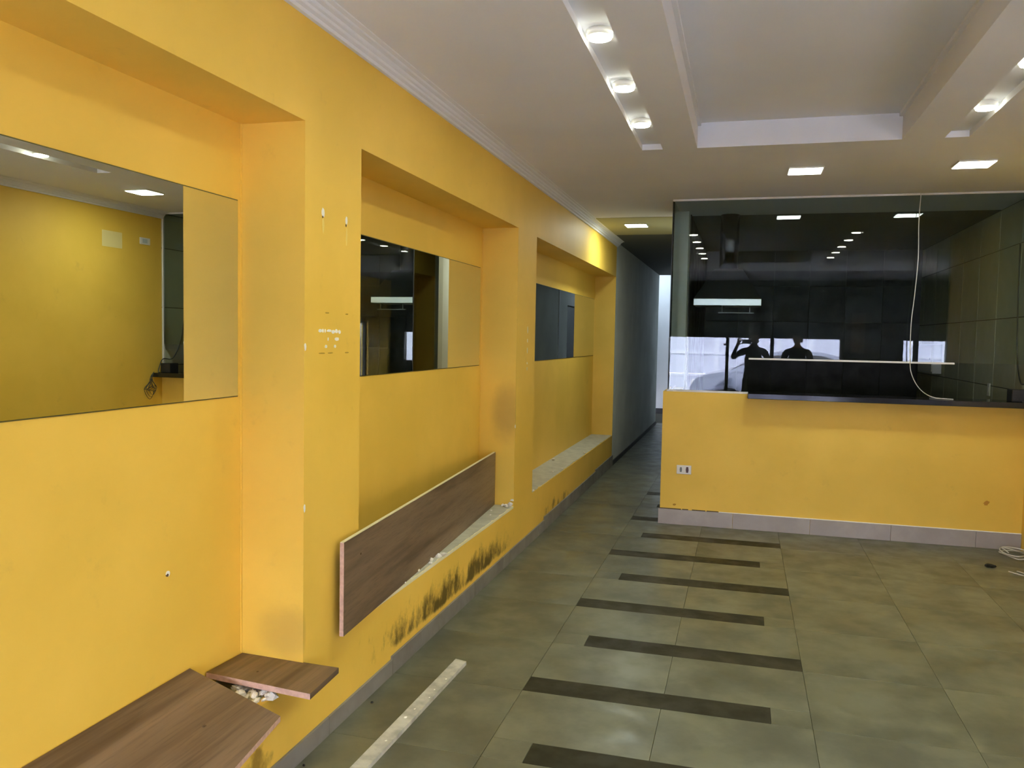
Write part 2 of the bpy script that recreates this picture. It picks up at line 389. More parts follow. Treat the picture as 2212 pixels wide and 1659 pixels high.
def baseboards():
    bb = bpy.data.objects.new('baseboard_left', None); C.objects.link(bb); struct(bb)
    y = YF; g = 0.001
    y = 2.825-0.6*9
    while y < YE:
        h = 0.073 if y < 3.3 else 0.087 if y < 6.2 else 0.112 if y < 8.4 else 0.132
        bm = bmesh.new(); box(bm, 0.0, 0.011, max(y, YF)+g, min(y+0.6, 15.2)-g, 0.0, h, bev=0.0015)
        link('baseboard_tile', bm, M_BASE, bb); y += 0.6
    while y < 15.1:
        bm = bmesh.new(); box(bm, 0.0, 0.011, y+g, min(y+0.6, 15.2)-g, 0.0, 0.06, bev=0.0015); link('baseboard_tile', bm, M_DKMET, bb); y += 0.6
    bf = bpy.data.objects.new('baseboard_front', None); C.objects.link(bf); struct(bf)
    xs = [0.852, 1.461, 2.062, 2.663, 3.264, XR]
    for a, b in zip(xs[:-1], xs[1:]):
        bm = bmesh.new(); box(bm, a+g, b-g, YG-0.013, YG, 0.0, 0.126, bev=0.0015); link('baseboard_tile', bm, M_BASEL, bf)
    bm = bmesh.new(); box(bm, 1.35, XR, YG-0.006, YG, 0.126, 0.131); link('filler_bead', bm, M_CHIPW, bf)
    bm = bmesh.new()
    for a, b in ((0.865, 1.04), (1.05, 1.10), (1.13, 1.24), (1.25, 1.345)): box(bm, a, b, YG-0.003, YG+0.0005, 0.126, 0.133)
    link('open_joint', bm, M_HOLE, bf)
baseboards()

# ------------------------------------------------------------------ ceiling with tray and two light slots
def ceiling():
    bm = bmesh.new()
    xs = [-0.42, 0.862, 0.988, 1.192, 2.327, 2.545, 2.670, XW+0.15]; ys = [YF-0.15, 1.31, 5.185, 8.0]
    for i in range(len(xs)-1):
        for j in range(len(ys)-1):
            z = ZC
            if j == 1 and i in (1, 5): z = ZC+0.035
            if j == 1 and i == 3: z = ZC+0.148
            x1 = xs[i+1]
            if j == 2: x1 = min(x1, XR+0.15)
            box(bm, xs[i], x1, ys[j], ys[j+1], z, 2.92)
    ce = struct(link('ceiling', bm, M_CEIL))
    bm = bmesh.new(); box(bm, 0.0, XW, YF, -0.3, ZC-0.004, ZC); link('front_ceiling_panel', bm, mat('dark_grey_ceiling_paint', (0.14, 0.14, 0.15), 0.8), ce)
    bm = bmesh.new()
    # thin reveal lip round the tray
    x0, x1, y0, y1 = 1.192, 2.327, 1.31, 5.185
    for b in ((x0, x0+0.02, y0, y1), (x1-0.02, x1, y0, y1)): box(bm, *b, ZC+0.13, ZC+0.148)
    link('tray_lip', bm, M_CEIL, ce)
    bm = bmesh.new(); box(bm, -0.1, 1.0, 8.0, 9.3, ZC-0.004, 2.92); link('cream_panel', bm, M_CREAM, ce)  # this stretch of ceiling has a cream tone
    bm = bmesh.new(); box(bm, -0.1, 1.0, 9.3, 15.2, ZC-0.002, 2.92); box(bm, 0.99, XR+0.15, 8.0, 11.5, ZC, 2.92)  # kitchen part: lack of light put into the dark grey of its ceiling
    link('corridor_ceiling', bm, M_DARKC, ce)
    bm = bmesh.new(); box(bm, 0.0, 0.15, 4.20, 4.206, ZC-0.0015, ZC); link('board_joint', bm, M_CORN, ce)
    # cornices
    prof = [(0, 0.060), (0.016, 0.060), (0.019, 0.048), (0.034, 0.044), (0.037, 0.034), (0.046, 0.030), (0.050, 0.018), (0.066, 0.014), (0.070, 0.006), (0.088, 0.004), (0.090, 0), (0, 0)]
    bm = bmesh.new(); prism(bm, [(x, ZC-z) for x, z in prof], 'Y', YF, YE); struct(link('trim_1', bm, M_CORN))
    bm = bmesh.new(); prism(bm, [(XR-x, ZC-z) for x, z in prof], 'Y', 4.40, YG); struct(link('trim_2', bm, M_CORN))
ceiling()

# ------------------------------------------------------------------ other walls
def walls():
    # right wall (yellow) up to the glass, then tiled kitchen wall
    wr = struct(boxes('wall_right', [(XR, XR+0.15, 4.40, YG, 0, 2.92), (XR+0.15, XW, 4.40, 4.55, 0, 2.92), (XW, XW+0.15, 0.4, 4.55, 0, 2.92), (XW, XW+0.15, YF, -1.38, 0, 2.92), (XW, XW+0.15, -1.38, 0.4, 1.80, 2.92)], M_Y))
    # added side opening letting in extra daylight, unseen to the right of the camera
    wf = struct(boxes('door_daylight_added', [(XW+0.04, XW+0.10, -1.38, -1.33, 0, 1.8), (XW+0.04, XW+0.10, 0.35, 0.4, 0, 1.8), (XW+0.04, XW+0.10, -1.33, 0.35, 1.76, 1.8)], M_DKMET))
    bm = bmesh.new(); box(bm, XR-0.0012, XR, 6.24, 6.49, 2.295, 2.44); link('unpainted_patch', bm, mat('pale_yellow_patch', (0.80, 0.66, 0.28), 0.8), wr)
    wk = struct(boxes('wall_kitchen_right', [(XR+0.01, XR+0.15, YG, 11.5, 0, 2.92)], M_GROUT))
    ys = [YG, 7.38, 7.98, 8.58, 9.18, 9.78, 10.38, 10.98, 11.2]; zs = [0, 0.6, 1.2, 1.775, 2.36, 2.7]
    for a, b in zip(ys[:-1], ys[1:]):
        for c, d in zip(zs[:-1], zs[1:]):
            bm = bmesh.new(); box(bm, XR, XR+0.012, a+0.004, b-0.004, c+0.004, d-0.004, bev=0.001); link('tile', bm, M_WTILE, wk)
    wb = struct(boxes('wall_kitchen_back', [(0.99, XR+0.15, 11.21, 11.5, 0, 2.92)], M_GROUT))
    nx = 6; dx = (XR-0.99)/nx
    for i in range(nx):
        for j in range(6):
            bm = bmesh.new(); box(bm, 0.99+dx*i+0.002, 0.99+dx*(i+1)-0.002, 11.2, 11.212, 0.45*j+0.002, 0.45*(j+1)-0.002, bev=0.001); link('tile', bm, M_DTILE, wb)
    # corridor: grey left wall, pilaster, right wall, bright end
    struct(boxes('wall_corridor_left', [(-0.42, 0.0, YE+0.004, 15.2, 0, 2.92)], M_GREY))
    struct(boxes('wall_corridor_right', [(0.905, 0.99, 7.82, 13.2, 0, 2.92), (0.905, 0.99, 13.3, 13.9, 0, 2.92), (0.905, 0.99, 14.7, 17.6, 0, 3.4), (0.905, 0.99, 13.9, 14.7, 2.1, 2.92), (0.99, 1.06, 11.5, 17.65, 0, 3.15)], M_GREY))
    struct(boxes('wall_kitchen_left', [(0.99, 1.0, 7.90, 11.2, 0, 2.705)], M_DTILE))
    struct(boxes('trim_3', [(0.895, 0.985, 13.2, 13.3, 0, 2.7)], M_WHITE))
    dr = struct(boxes('door_1', [(0.93, 0.965, 13.92, 14.68, 0.01, 2.08)], M_DKMET, bev=0.003))
    bm = bmesh.new(); cyl(bm, (0.905, 14.0, 1.05), 0.012, 0.05, 'X', 10); box(bm, 0.875, 0.888, 13.99, 14.11, 1.04, 1.06, bev=0.002); link('door_handle', bm, M_STEEL, dr)
    struct(boxes('wall_pilaster', [(0.905, 0.99, 7.70, 7.82, 0, 2.92)], M_PIL))
    struct(boxes('wall_end', [(-0.6, 1.9, 17.5, 17.65, 0, 3.4), (-0.60, -0.42, 15.2, 17.6, 0, 3.4)], M_WHITE))
    struct(boxes('trim_4', [(-0.42, 1.0, 17.485, 17.5, 0, 0.11)], M_DKMET))
    struct(boxes('ceiling_end', [(-0.6, 1.9, 15.2, 17.65, 3.0, 3.15), (-0.42, 0.99, 15.15, 15.2, 2.7, 3.1)], M_WHITE))
walls()

# ------------------------------------------------------------------ shop front, half wall and glass
def half_wall():
    hw = struct(boxes('wall_half', [(1.547, XR, YG, 7.15, 0, 1.086)], M_Y)); struct(boxes('wall_half_end', [(0.865, 1.547, YG, 7.15, 0, 1.117), (0.865, 0.985, 7.15, 7.70, 0, 1.117)], M_Y))
    bm = bmesh.new()
    for (x, z, r) in ((0.985, 0.165, 0.012), (3.33, 0.35, 0.018), (3.325, 0.335, 0.012)):
        lump(bm, (x, YG, z), r, (1.2, 0.06, 0.8), 0.3)
    link('scuff', bm, mat('brown_scuff', (0.45, 0.22, 0.02), 0.8), hw)
half_wall()
def partition():
    r = empty('glass_partition', (2.2, YG+0.05, 1.12), 'tall clear glass screen standing on the yellow half wall, reflecting the shop', 'glass partition')
    yc = 7.045
    bm = bmesh.new()
    prism(bm, [(0.905, 1.132), (1.544, 1.132), (1.544, 1.410), (3.565, 1.410), (3.565, 2.692), (0.905, 2.692)], 'Y', yc, yc+0.008)
    link('glass_pane', bm, M_GLASS, r)
    bm = bmesh.new(); box(bm, 0.905, 0.913, yc+0.010, 7.70, 1.132, 2.692); link('side_glass_pane', bm, M_GLASS, r)
    bm = bmesh.new(); box(bm, 0.900, 3.57, yc-0.008, yc+0.016, 2.690, 2.705, bev=0.001); link('top_channel', bm, M_ALU, r)
    bm = bmesh.new(); box(bm, 0.893, 1.548, yc-0.013, yc+0.018, 1.117, 1.133, bev=0.001); link('bottom_channel', bm, M_ALU, r)
    bm = bmesh.new(); box(bm, 1.544, 3.064, yc-0.007, yc+0.015, 1.398, 1.412, bev=0.001); link('lower_edge_profile', bm, M_ALU, r)
    bm = bmesh.new(); box(bm, 3.562, 3.575, yc-0.008, yc+0.016, 1.14, 2.690, bev=0.001); link('wall_channel', bm, M_ALU, r)
    bm = bmesh.new(); box(bm, 0.899, 0.9045, yc-0.001, yc+0.012, 1.133, 2.690); link('dark_edge_seal', bm, M_DKMET, r)
    bm = bmesh.new(); box(bm, 0.897, 0.919, 7.06, 7.70, 1.117, 1.131, bev=0.001); link('side_channel', bm, M_ALU, r)
partition()
def counter():
    r = empty('counter', (2.56, 6.98, 1.086), 'long black granite counter projecting from the yellow half wall', 'counter')
    bm = bmesh.new(); box(bm, 1.546, XR-0.001, 6.89, 7.22, 1.088, 1.13, bev=0.003); link('countertop', bm, M_BLACK, r)
counter()
def outlets():
    r = empty('wall_socket', (1.055, YG, 0.465), 'white double outlet plate low on the yellow half wall, one socket dark red', 'wall socket')
    bm = bmesh.new(); box(bm, 0.995, 1.115, YG-0.008, YG-0.0002, 0.428, 0.502, bev=0.002); link('cover_plate', bm, M_WPLA, r)
    def hexa(cx, m, nm, w_, h):
        bm = bmesh.new(); prism(bm, [(cx-w_/2, 0.465), (cx-w_*0.35, 0.465+h/2), (cx+w_*0.35, 0.465+h/2), (cx+w_/2, 0.465), (cx+w_*0.35, 0.465-h/2), (cx-w_*0.35, 0.465-h/2)], 'Y', YG-0.0095, YG-0.008); o = link(nm, bm, m, r)
        bm = bmesh.new()
        for dz in (-0.012, 0, 0.012): cyl(bm, (cx, YG-0.0098, 0.465+dz), 0.0022, 0.001, 'Y', 8)
        link('pin_hole', bm, M_HOLE, o)
    hexa(1.030, M_GSOC, 'grey_socket', 0.020, 0.040); hexa(1.082, M_RED, 'red_socket', 0.024, 0.048)
    r['label'] = 'white outlet plate low on the yellow half wall, one grey and one dark red socket'
    r = empty('junction_plate', (XR, 6.79, 2.39), 'small white electrical plate high on the yellow right wall, seen in the near mirror', 'wall plate')
    bm = bmesh.new(); box(bm, XR-0.008, XR-0.0002, 6.72, 6.86, 2.365, 2.430, bev=0.002); link('cover_plate', bm, M_WPLA, r)
    bm = bmesh.new(); box(bm, XR-0.010, XR-0.008, 6.75, 6.82, 2.378, 2.418, bev=0.001); link('insert', bm, mat('bluish_insert', (0.5, 0.56, 0.58), 0.4), r)
    r = empty('tile_wall_switch', (XR, 8.07, 1.16), 'slim white outlet cover on the olive tiled kitchen wall above the counter', 'wall plate')
    bm = bmesh.new(); box(bm, XR-0.009, XR-0.0002, 8.035, 8.105, 1.11, 1.22, bev=0.002); link('cover_plate', bm, M_WPLA, r)
    bm = bmesh.new(); box(bm, XR-0.012, XR-0.009, 8.055, 8.085, 1.14, 1.19, bev=0.001); link('rocker', bm, M_WPLA, r)
    r = empty('electrical_panel', (XR, 10.3, 1.39), 'pale grey box on the olive tiled kitchen wall, far behind the glass', 'electrical box')
    bm = bmesh.new(); box(bm, XR-0.09, XR-0.0002, 9.92, 10.68, 1.23, 1.55, bev=0.004); link('housing', bm, mat('pale_grey_enamel', (0.75, 0.77, 0.75), 0.45), r)
    bm = bmesh.new(); box(bm, XR-0.098, XR-0.09, 9.94, 10.66, 1.25, 1.53, bev=0.002); d_ = link('door', bm, M_WPLA, r)
    bm = bmesh.new(); cyl(bm, (XR-0.102, 10.02, 1.39), 0.008, 0.008, 'X', 10); link('latch', bm, M_STEEL, d_)
outlets()

# ------------------------------------------------------------------ mirrors in the niches
def mirrors():
    spec = [('silver mirror in the nearest wall niche reflecting the greenish right wall', 0.24, 2.612, 1.319, 2.014),
            ('silver mirror in the middle wall niche above the leaning wood board', 3.10, 5.45, 1.350, 2.014),
            ('smallest-looking silver mirror in the farthest niche beside the corridor', 6.04, 9.955, 1.342, 2.014)]
    for lab, a, b, z0, z1 in spec:
        r = empty('wall_mirror', (-D, (a+b)/2, z0), lab, 'mirror')
        bm = bmesh.new(); box(bm, -D+0.0002, -D+0.003, a-0.004, b+0.004, z0-0.004, z1+0.004); link('backing_edge', bm, M_MEDGE, r)
        bm = bmesh.new(); box(bm, -D+0.003, -D+0.0055, a, b, z0, z1); link('mirror_glass', bm, M_MIR, r)
mirrors()

# ------------------------------------------------------------------ lights
def spots():
    labs = {}
    for side, x in (('left', 0.925), ('right', 2.608)):
        for k in range(5):
            y = 4.61-0.68*k
            ordn = ['farthest', 'second farthest', 'middle', 'second nearest', 'nearest'][k]
            r = empty('slot_spotlight', (x, y, ZC+0.005), '%s round LED spot in the %s ceiling slot' % (ordn, side), 'spotlight', 'LED spots in the ceiling slots')
            bm = bmesh.new(); cyl(bm, (x, y, ZC+0.022), 0.052, 0.026, 'Z', 24); link('housing', bm, M_WPLA, r, True)
            bm = bmesh.new(); cyl(bm, (x, y, ZC+0.0045), 0.046, 0.005, 'Z', 24); link('led_lens', bm, M_LAMP, r)
            ld = bpy.data.lights.new('led_beam', 'SPOT'); ld.energy = P_SPOT*4; ld.color = LED; ld.spot_size = R(150); ld.spot_blend = 0.9; ld.shadow_soft_size = 0.033
            l = bpy.data.objects.new('led_beam', ld); C.objects.link(l); l.parent = r; l.location = (0, 0, -0.006)
    P = [(1.862, 5.97, 'square white LED ceiling panel left of centre, before the glass'), (2.875, 5.94, 'square white LED ceiling panel at right, before the glass'),
         (0.415, 8.50, 'square white LED ceiling panel over the corridor beside the far niche')]
    for i, (x, y, lab) in enumerate(P):
        zc = ZC if i < 2 else ZC-0.004
        r = empty('led_panel', (x, y, zc), lab, 'ceiling light', 'flush LED ceiling panels')
        s = 0.112
        bm = bmesh.new(); box(bm, x-s, x+s, y-s, y+s, zc-0.010, zc-0.0002, bev=0.002); link('frame', bm, M_WPLA, r)
        bm = bmesh.new(); box(bm, x-s+0.008, x+s-0.008, y-s+0.008, y+s-0.008, zc-0.0125, zc-0.010); link('diffuser', bm, M_PAN, r)
        ld = bpy.data.lights.new('panel_light', 'AREA'); ld.shape = 'SQUARE'; ld.size = 0.2; ld.energy = P_PANEL*(1.7 if i == 2 else 1.0); ld.color = PANEL
        l = bpy.data.objects.new('panel_light', ld); C.objects.link(l); l.parent = r; l.location = (0, 0, -0.014)
    # lamp in the bright room at the end of the corridor
    r = empty('end_lamp', (-0.32, 16.7, 2.999), 'small bluish white lamp on the ceiling at the far end of the corridor', 'ceiling light')
    bm = bmesh.new(); cyl(bm, (-0.32, 16.7, 2.985), 0.12, 0.03, 'Z', 24, 0.10); link('base', bm, M_WPLA, r, True)
    bm = bmesh.new(); cyl(bm, (-0.32, 16.7, 2.965), 0.10, 0.012, 'Z', 24); link('diffuser', bm, emis('bluish_glow', (0.7, 0.85, 1.0), 8), r)
    ld = bpy.data.lights.new('end_light', 'POINT'); ld.energy = 22; ld.color = (0.72, 0.86, 1.0); ld.shadow_soft_size = 0.1
    l = bpy.data.objects.new('end_light', ld); C.objects.link(l); l.parent = r; l.location = (0, 0, -0.12)
spots()

# ------------------------------------------------------------------ boards, lath and debris
def boards():
    # long board on the near sill, tipping down to the front (irregular cut)
    r = empty('laminate_board', (0.0, 1.7, 0.37), 'long walnut-look laminate board lying tilted on the nearest niche sill', 'board')
    top = [(-0.250, 2.338, 0.4205), (0.092, 2.338, 0.3050), (0.262, 0.90, 0.2475), (-0.250, 0.90, 0.4205)]
    bm = bmesh.new(); t = 0.018
    a = [bm.verts.new(p) for p in top]; b = [bm.verts.new((p[0], p[1], p[2]-t)) for p in top]
    fs = [bm.faces.new(a), bm.faces.new(list(reversed(b)))]
    for i in range(4):
        f = bm.faces.new((a[i], b[i], b[(i+1) % 4], a[(i+1) % 4])); fs.append(f); f.material_index = 1
    bmesh.ops.recalc_face_normals(bm, faces=fs)
    link('panel', bm, [M_WOODY, M_MDF], r)
    bm = bmesh.new(); lump(bm, (-0.04, 2.125, 0.3505), 0.006, (1, 1.4, 0.25), 0.3); link('knot_hole', bm, M_HOLE, r)
    # short offcut in the corner of the niche
    r = empty('laminate_offcut', (-0.05, 2.53, 0.34), 'short walnut-look laminate offcut propped in the corner of the nearest niche', 'board')
    top = [(-0.250, 2.425, 0.372), (-0.250, 2.640, 0.362), (0.138, 2.652, 0.350), (0.150, 2.425, 0.350)]
    bm = bmesh.new()
    a = [bm.verts.new(p) for p in top]; b = [bm.verts.new((p[0], p[1], p[2]-0.020)) for p in top]
    fs = [bm.faces.new(a), bm.faces.new(list(reversed(b)))]
    for i in range(4):
        f = bm.faces.new((a[i], b[i], b[(i+1) % 4], a[(i+1) % 4])); fs.append(f); f.material_index = 1 if i == 3 else 0
    bmesh.ops.recalc_face_normals(bm, faces=fs)
    link('panel', bm, [M_WOODY, M_MDF], r)
    bm = bmesh.new(); lump(bm, (-0.095, 2.50, 0.3655), 0.004, (1, 1.4, 0.25), 0.3); link('screw_hole', bm, M_HOLE, r)
    # long board standing on edge across the middle sill
    r = empty('laminate_board', (-0.04, 4.2, 0.377), 'long walnut-look laminate board standing on edge across the middle niche', 'board')
    p0 = Vector((0.046, 2.868)); p1 = Vector((-0.134, 5.494)); d = (p1-p0); L = d.length; d.normalize(); n = Vector((d.y, -d.x)); z0, z1 = 0.3775, 0.745
    th = 0.017
    def board(q0, q1, za, zb, nm, m, off0, off1, par):
        bm = bmesh.new(); vs_ = []
        for off in (off0, off1):
            for (q, z) in ((q0, za), (q1, za), (q1, zb), (q0, zb)):
                w_ = q - n*off; vs_.append(bm.verts.new((w_.x, w_.y, z)))
        F = [(0, 1, 2, 3), (7, 6, 5, 4), (0, 4, 5, 1), (1, 5, 6, 2), (2, 6, 7, 3), (3, 7, 4, 0)]
        fs = []
        for k, f in enumerate(F):
            ff = bm.faces.new([vs_[i] for i in f]); fs.append(ff)
            ff.material_index = (1 if k in (3, 5) else 0) if isinstance(m, list) else 0
        bmesh.ops.recalc_face_normals(bm, faces=fs); return link(nm, bm, m, par)
    board(p0, p1, z0, z1, 'panel', [M_WOODY, M_MDF], 0.0, th, r)
    board(p0+d*0.0, p1, z1, z1+0.0025, 'torn_top_edge', M_CHIP, 0.002, th-0.001, r)
    e0 = p0-d*0.0022
    board(e0, p0-d*0.0002, z0+0.105, z1-0.012, 'edge_band', M_MDF, 0.001, th-0.001, r)
    board(e0, p0-d*0.0002, z0+0.02, z0+0.098, 'edge_band', M_MDF, 0.001, th-0.001, r)
    bm = bmesh.new(); q = p0+d*0.17; lump(bm, (q.x+0.001, q.y, 0.66), 0.005, (0.3, 1, 1), 0.3); link('screw_hole', bm, M_HOLE, r)
    # dusty lath on the floor
    bm = bmesh.new()
    pts = [(0.234, 3.655), (0.292, 3.640), (0.262, 2.40), (0.205, 1.0), (0.147, 1.0), (0.205, 2.40)]
    prism(bm, pts, 'Z', 0.0005, 0.018)
    o = link('wood_lath', bm, M_LATH); tag(o, 'long narrow whitish lath spattered with paint lying on the floor along the wall', 'wooden lath')
    root = bpy.data.objects.new('x', None)
    bpy.data.objects.remove(root)
    for (x, y, s) in ((0.272, 3.42, 0.005), (0.262, 3.30, 0.004), (0.270, 3.22, 0.0035), (0.252, 3.10, 0.0045), (0.245, 3.02, 0.007), (0.25, 2.82, 0.004)):
        bm = bmesh.new(); lump(bm, (x, y, 0.0182), s, (1, 1.6, 0.3), 0.3); link('paint_spot', bm, M_CHIPW, o)
    bm = bmesh.new(); lump(bm, (3.215, 6.42, 0.012), 0.024, (1.3, 0.9, 0.55), 0.35, 2)
    tag(link('dirt_clump', bm, mat('dark_clump', (0.012, 0.010, 0.005), 0.9)), 'small dark clump of debris on the floor near the coiled cable', 'debris')
    bm = bmesh.new(); lump(bm, (0.045, 3.134, 0.004), 0.006, (1, 1, 0.7), 0.3)
    tag(link('pebble', bm, mat('dark_pebble', (0.015, 0.012, 0.008), 0.9)), 'tiny dark crumb on the floor beside the left baseboard, beyond the lath', 'debris')
    bm = bmesh.new(); lump(bm, (0.035, 2.59, 0.004), 0.006, (1, 1, 0.7), 0.3)
    tag(link('pebble', bm, mat('dark_pebble_b', (0.015, 0.012, 0.008), 0.9)), 'tiny dark crumb at the foot of the left baseboard at the bottom edge', 'debris')
boards()

# ------------------------------------------------------------------ cables and box at the counter
def cables():
    bm = bmesh.new()
    tube(bm, [(2.768, 7.022, 2.704), (2.765, 7.0, 2.66), (2.757, 6.985, 2.48), (2.764, 6.983, 2.2), (2.750, 6.981, 1.92), (2.735, 6.98, 1.70), (2.739, 6.98, 1.42), (2.757, 6.98, 1.31), (2.81, 6.98, 1.213), (2.878, 6.98, 1.158), (2.955, 6.98, 1.1365), (3.05, 6.98, 1.1335)], 0.0033, 8)
    o = tag(link('hanging_cable', bm, M_WIRE, None, True), 'thin white cable hanging from the ceiling down the glass onto the counter', 'cable')
    bm = bmesh.new(); tube(bm, [(2.93, 6.98, 1.1375), (3.00, 6.98, 1.1355), (3.053, 6.98, 1.1335)], 0.0042, 8, 4); link('sleeve', bm, M_WIRE, o, True)
    # black box at the end of the counter
    r = empty('black_box', (3.50, 7.06, 1.13), 'small black electronics box at the right end of the granite counter', 'box')
    bm = bmesh.new(); box(bm, 3.452, 3.560, 6.99, 7.12, 1.1305, 1.222, bev=0.003); link('case', bm, M_BPLA, r)
    bm = bmesh.new(); 
    for k in range(4): cyl(bm, (3.470+0.022*k, 6.989, 1.15), 0.003, 0.003, 'Y', 8)
    link('indicator', bm, M_DKMET, r)
    # dark cable coming down the tile wall to the counter corner
    bm = bmesh.new()
    tube(bm, [(3.568, 7.40, 2.35), (3.566, 7.38, 2.0), (3.567, 7.36, 1.7), (3.560, 7.30, 1.45), (3.555, 7.17, 1.27), (3.553, 7.02, 1.265), (3.545, 6.96, 1.20), (3.530, 6.92, 1.139), (3.50, 6.905, 1.137)], 0.005, 7)
    tag(link('dark_cable', bm, M_GCAB, None, True), 'dark cable running down the tiled wall to the end of the counter', 'cable')
    bm = bmesh.new()
    random.seed(3)
    for k in range(7):
        y = 6.86+random.uniform(-0.03, 0.02); p = [(3.565, 6.90, 1.14)]
        for j in range(5):
            t = j/4*2*math.pi; rr = 0.03+0.06*random.random()
            p.append((3.555-0.01*random.random(), y+rr*math.sin(t)*0.9-0.02, 1.03-rr*1.3*(1-math.cos(t))*0.8+0.05*random.random()))
        tube(bm, p, 0.0022, 6, 5)
    tag(link('cable_tangle', bm, M_GCAB, None, True), 'tangle of thin dark wires hanging off the right end of the counter', 'cable')
    # coil of white cable on the floor in the corner
    bm = bmesh.new(); pts = []
    for j in range(30):
        t = j/29*2.6*2*math.pi; rr = 0.085+0.012*math.sin(3.1*t)
        pts.append((3.47+rr*math.cos(t)*(1 if j < 22 else 0.9), 6.80+rr*1.6*math.sin(t), 0.006+0.0012*j+0.01*abs(math.sin(t*1.3))))
    tube(bm, pts, 0.0045, 7, 3)
    tag(link('coiled_cable', bm, M_WIRE, None, True), 'loose coil of white cable on the floor at the right end of the half wall', 'cable')
    bm = bmesh.new(); tube(bm, [(3.30, 6.32, 0.006), (3.36, 6.25, 0.005), (3.43, 6.21, 0.006), (3.50, 6.24, 0.012), (3.55, 6.32, 0.02)], 0.004, 7)
    tube(bm, [(3.36, 6.35, 0.005), (3.42, 6.28, 0.006), (3.50, 6.33, 0.01), (3.55, 6.40, 0.01)], 0.004, 7)
    tag(link('loose_cable', bm, M_WIRE, None, True), 'loose ends of white cable on the floor in front of the coil', 'cable')
cables()

# ------------------------------------------------------------------ range hood in the kitchen
def hood():
    r = empty('range_hood', (1.345, 7.95, 1.86), 'stainless steel range hood hanging in the kitchen behind the glass', 'range hood')
    x0, x1, y0, y1 = 1.05, 1.64, 7.72, 8.20
    bm = bmesh.new(); box(bm, x0, x1, y0, y1, 1.863, 1.925, bev=0.003); link('rim', bm, mat('bright_steel', (0.8, 0.8, 0.82), 0.35, metal=0.7), r)
    bm = bmesh.new()
    a = [bm.verts.new(p) for p in ((x0, y0, 1.926), (x1, y0, 1.926), (x1, y1, 1.926), (x0, y1, 1.926))]
    b = [bm.verts.new(p) for p in ((1.22, 7.86, 2.20), (1.47, 7.86, 2.20), (1.47, 8.10, 2.20), (1.22, 8.10, 2.20))]
    bm.faces.new(list(reversed(a))); bm.faces.new(b)
    for i in range(4): bm.faces.new((a[i], a[(i+1) % 4], b[(i+1) % 4], b[i]))
    bmesh.ops.recalc_face_normals(bm, faces=bm.faces[:]); link('canopy', bm, mat('dull_dark_steel', (0.018, 0.018, 0.018), 0.6, metal=0.5), r)
    bm = bmesh.new(); cyl(bm, (1.345, 7.98, 2.45), 0.085, 0.51, 'Z', 24); link('duct', bm, mat('duct_steel', (0.05, 0.05, 0.048), 0.25, metal=1.0), r, True)
    bm = bmesh.new(); box(bm, 1.27, 1.58, 7.74, 7.76, 1.795, 1.805); box(bm, 1.30, 1.306, 7.745, 7.755, 1.80, 1.863); box(bm, 1.54, 1.546, 7.745, 7.755, 1.80, 1.863); link('utensil_rail', bm, mat('dark_rail_metal', (0.12, 0.12, 0.12), 0.4, metal=0.6), r)
hood()

